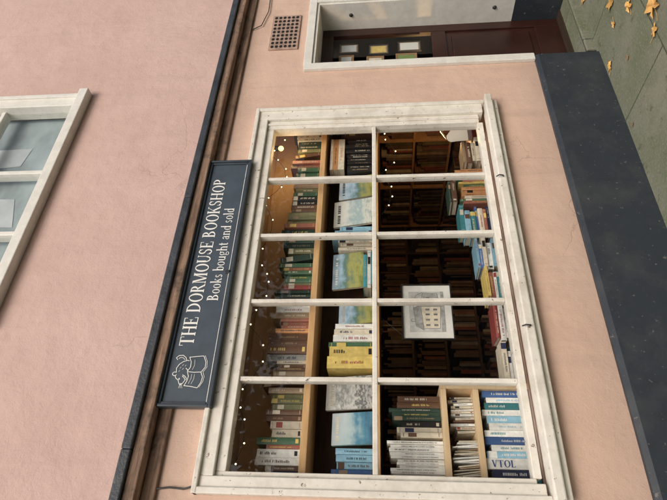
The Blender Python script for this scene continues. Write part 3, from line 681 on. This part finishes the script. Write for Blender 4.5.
wallholes('wall',-18,26,0,4.2,-10.8,-10.5,hl,simple('brown_brick',(.13,.07,.05),.85,.3,6,.4),OB)
for h in hl: boxes('window',[(h[0],h[1],-10.7,-10.65,h[2],h[3])],M['iron'],OB,0)
# street trees across the road (seen in the glass reflections)
fol=[simple('autumn_foliage_dark',(.055,.06,.02),.7,.4,2,0),simple('autumn_foliage_gold',(.13,.095,.03),.7,.4,2,0)]
bark=simple('tree_bark',(.07,.055,.04),.9,.3,12,.5)
for tx,ty,hh in ((3.6,-8.8,6.2),(8.6,-8.9,6.8)):
    T=empty('tree',(tx,ty,0),'autumn street tree with gold and green leaves across the road','tree','street trees across the road')
    bm=bmesh.new(); tube(bm,[(tx,ty,0),(tx+.05,ty,1.2),(tx-.04,ty,2.4),(tx+.05,ty,hh*.7)],.16,10,0,.06)
    cl=[]
    for i in range(14):
        a=R.uniform(0,6.28); z0=R.uniform(2.0,hh*.65); L=R.uniform(.7,1.9); e=Vector((tx+math.cos(a)*L,ty+math.sin(a)*L*.7,z0+R.uniform(.7,1.7)))
        tube(bm,[(tx,ty,z0),((tx+e.x)/2,(ty+e.y)/2,(z0+e.z)/2+.15),tuple(e)],.05,6,0,.015); cl.append(e)
    finish(bm,'trunk',bark,T)
    bm=bmesh.new()
    for e in cl+[Vector((tx,ty,hh*.8)),Vector((tx+.4,ty,hh*.9))]:
        for i in range(230):
            p=e+Vector((R.gauss(0,.42),R.gauss(0,.38),R.gauss(0,.34))); s=R.uniform(.06,.12)
            u_=Vector((R.gauss(0,1),R.gauss(0,1),R.gauss(0,1))).normalized(); w_=u_.orthogonal().normalized()
            f=bm.faces.new([bm.verts.new(p+u_*s),bm.verts.new(p+w_*s*.7),bm.verts.new(p-u_*s),bm.verts.new(p-w_*s*.7)]); f.material_index=0 if R.random()<.6 else 1
    finish(bm,'crown',fol,T)

# leaves
leafm=[simple('yellow_leaf',(.66,.34,.04),.6,.25,30,.2,rnd=True),simple('brown_leaf',(.34,.15,.05),.7,.3,30,.2,rnd=True)]
def leaf(x,y,s,k,rot):
    bm=bmesh.new(); n=20; c=bm.verts.new((0,0,.004)); ring=[]
    for i in range(n):
        a=math.pi*2*i/n; r=s*(1.0 if i%4==0 else (.58 if i%4==2 else .78))*R.uniform(.88,1.1)
        if abs(a-math.pi)<.2: r*=.5
        ring.append(bm.verts.new((r*math.cos(a),r*math.sin(a)*.85,.004+R.uniform(.0,.25)*s)))
    for i in range(n): bm.faces.new([c,ring[i],ring[(i+1)%n]])
    tube(bm,[(0,0,.005),(-s*.9,.1*s,.006),(-s*1.5,.25*s,.012)],.0012,5)
    o=finish(bm,'leaf',leafm[k]); o.location=(x,y,.002); o.rotation_euler=(0,0,rot)
    o['label']=('yellow' if k==0 else 'brown')+' fallen autumn leaf lying on the pavement'; o['category']='leaf'; o['group']='fallen leaves on the pavement'
for i,(x,y,s,k) in enumerate(((3.18,-.10,.045,0),(3.25,-.50,.055,0),(2.97,-.68,.085,0),(3.52,-.36,.06,0),(3.36,-.30,.032,0),(4.0,-.09,.04,0),(2.84,-.60,.045,0),(2.6,-.1,.015,1),(4.3,-.5,.05,0),(3.0,-.30,.018,1),(2.4,-.9,.05,0),(1.2,-1.2,.05,0),(3.6,-1.3,.05,0))): leaf(x,y,s,k,R.uniform(0,6))
# ------------------------------------------------------------ world & sun
w=bpy.data.worlds.new('World'); sc.world=w; w.use_nodes=True; nt=w.node_tree; bg=nt.nodes['Background']
sky=nt.nodes.new('ShaderNodeTexSky'); sky.sky_type='NISHITA'; sky.sun_disc=False; sky.sun_elevation=math.radians(42); sky.sun_rotation=math.radians(200); sky.dust_density=5; sky.air_density=1.0
nt.links.new(sky.outputs[0],bg.inputs[0]); bg.inputs[1].default_value=.135
sl=bpy.data.lights.new('sun','SUN'); sl.energy=1.45; sl.angle=math.radians(30); sl.color=(1,.97,.92); so=bpy.data.objects.new('sun',sl); col.objects.link(so)
az=math.radians(200); el=math.radians(42)
dv=Vector((math.sin(az)*math.cos(el),math.cos(az)*math.cos(el),math.sin(el)))
so.rotation_euler=dv.to_track_quat('Z','Y').to_euler()
# ------------------------------------------------------------ camera
f,yaw,pit,rol,d,h=530.31,.5890,.0913,-.0140,2.6,1.6
fw=Vector((math.sin(yaw)*math.cos(pit),math.cos(yaw)*math.cos(pit),math.sin(pit)))
r0=Vector((math.cos(yaw),-math.sin(yaw),0)); u0=r0.cross(fw)
r=r0*math.cos(rol)+u0*math.sin(rol); u=r.cross(fw)
cam=bpy.data.cameras.new('camera'); cam.sensor_width=36; cam.lens=f/667*36; cam.clip_end=300; cam.clip_start=.05
co=bpy.data.objects.new('camera',cam); col.objects.link(co)
mw=Matrix.Identity(4)
for i,a in enumerate((-u,r,-fw)):
    for j in range(3): mw[j][i]=a[j]
mw.translation=Vector((0,-d,h)); co.matrix_world=mw
sc.camera=co
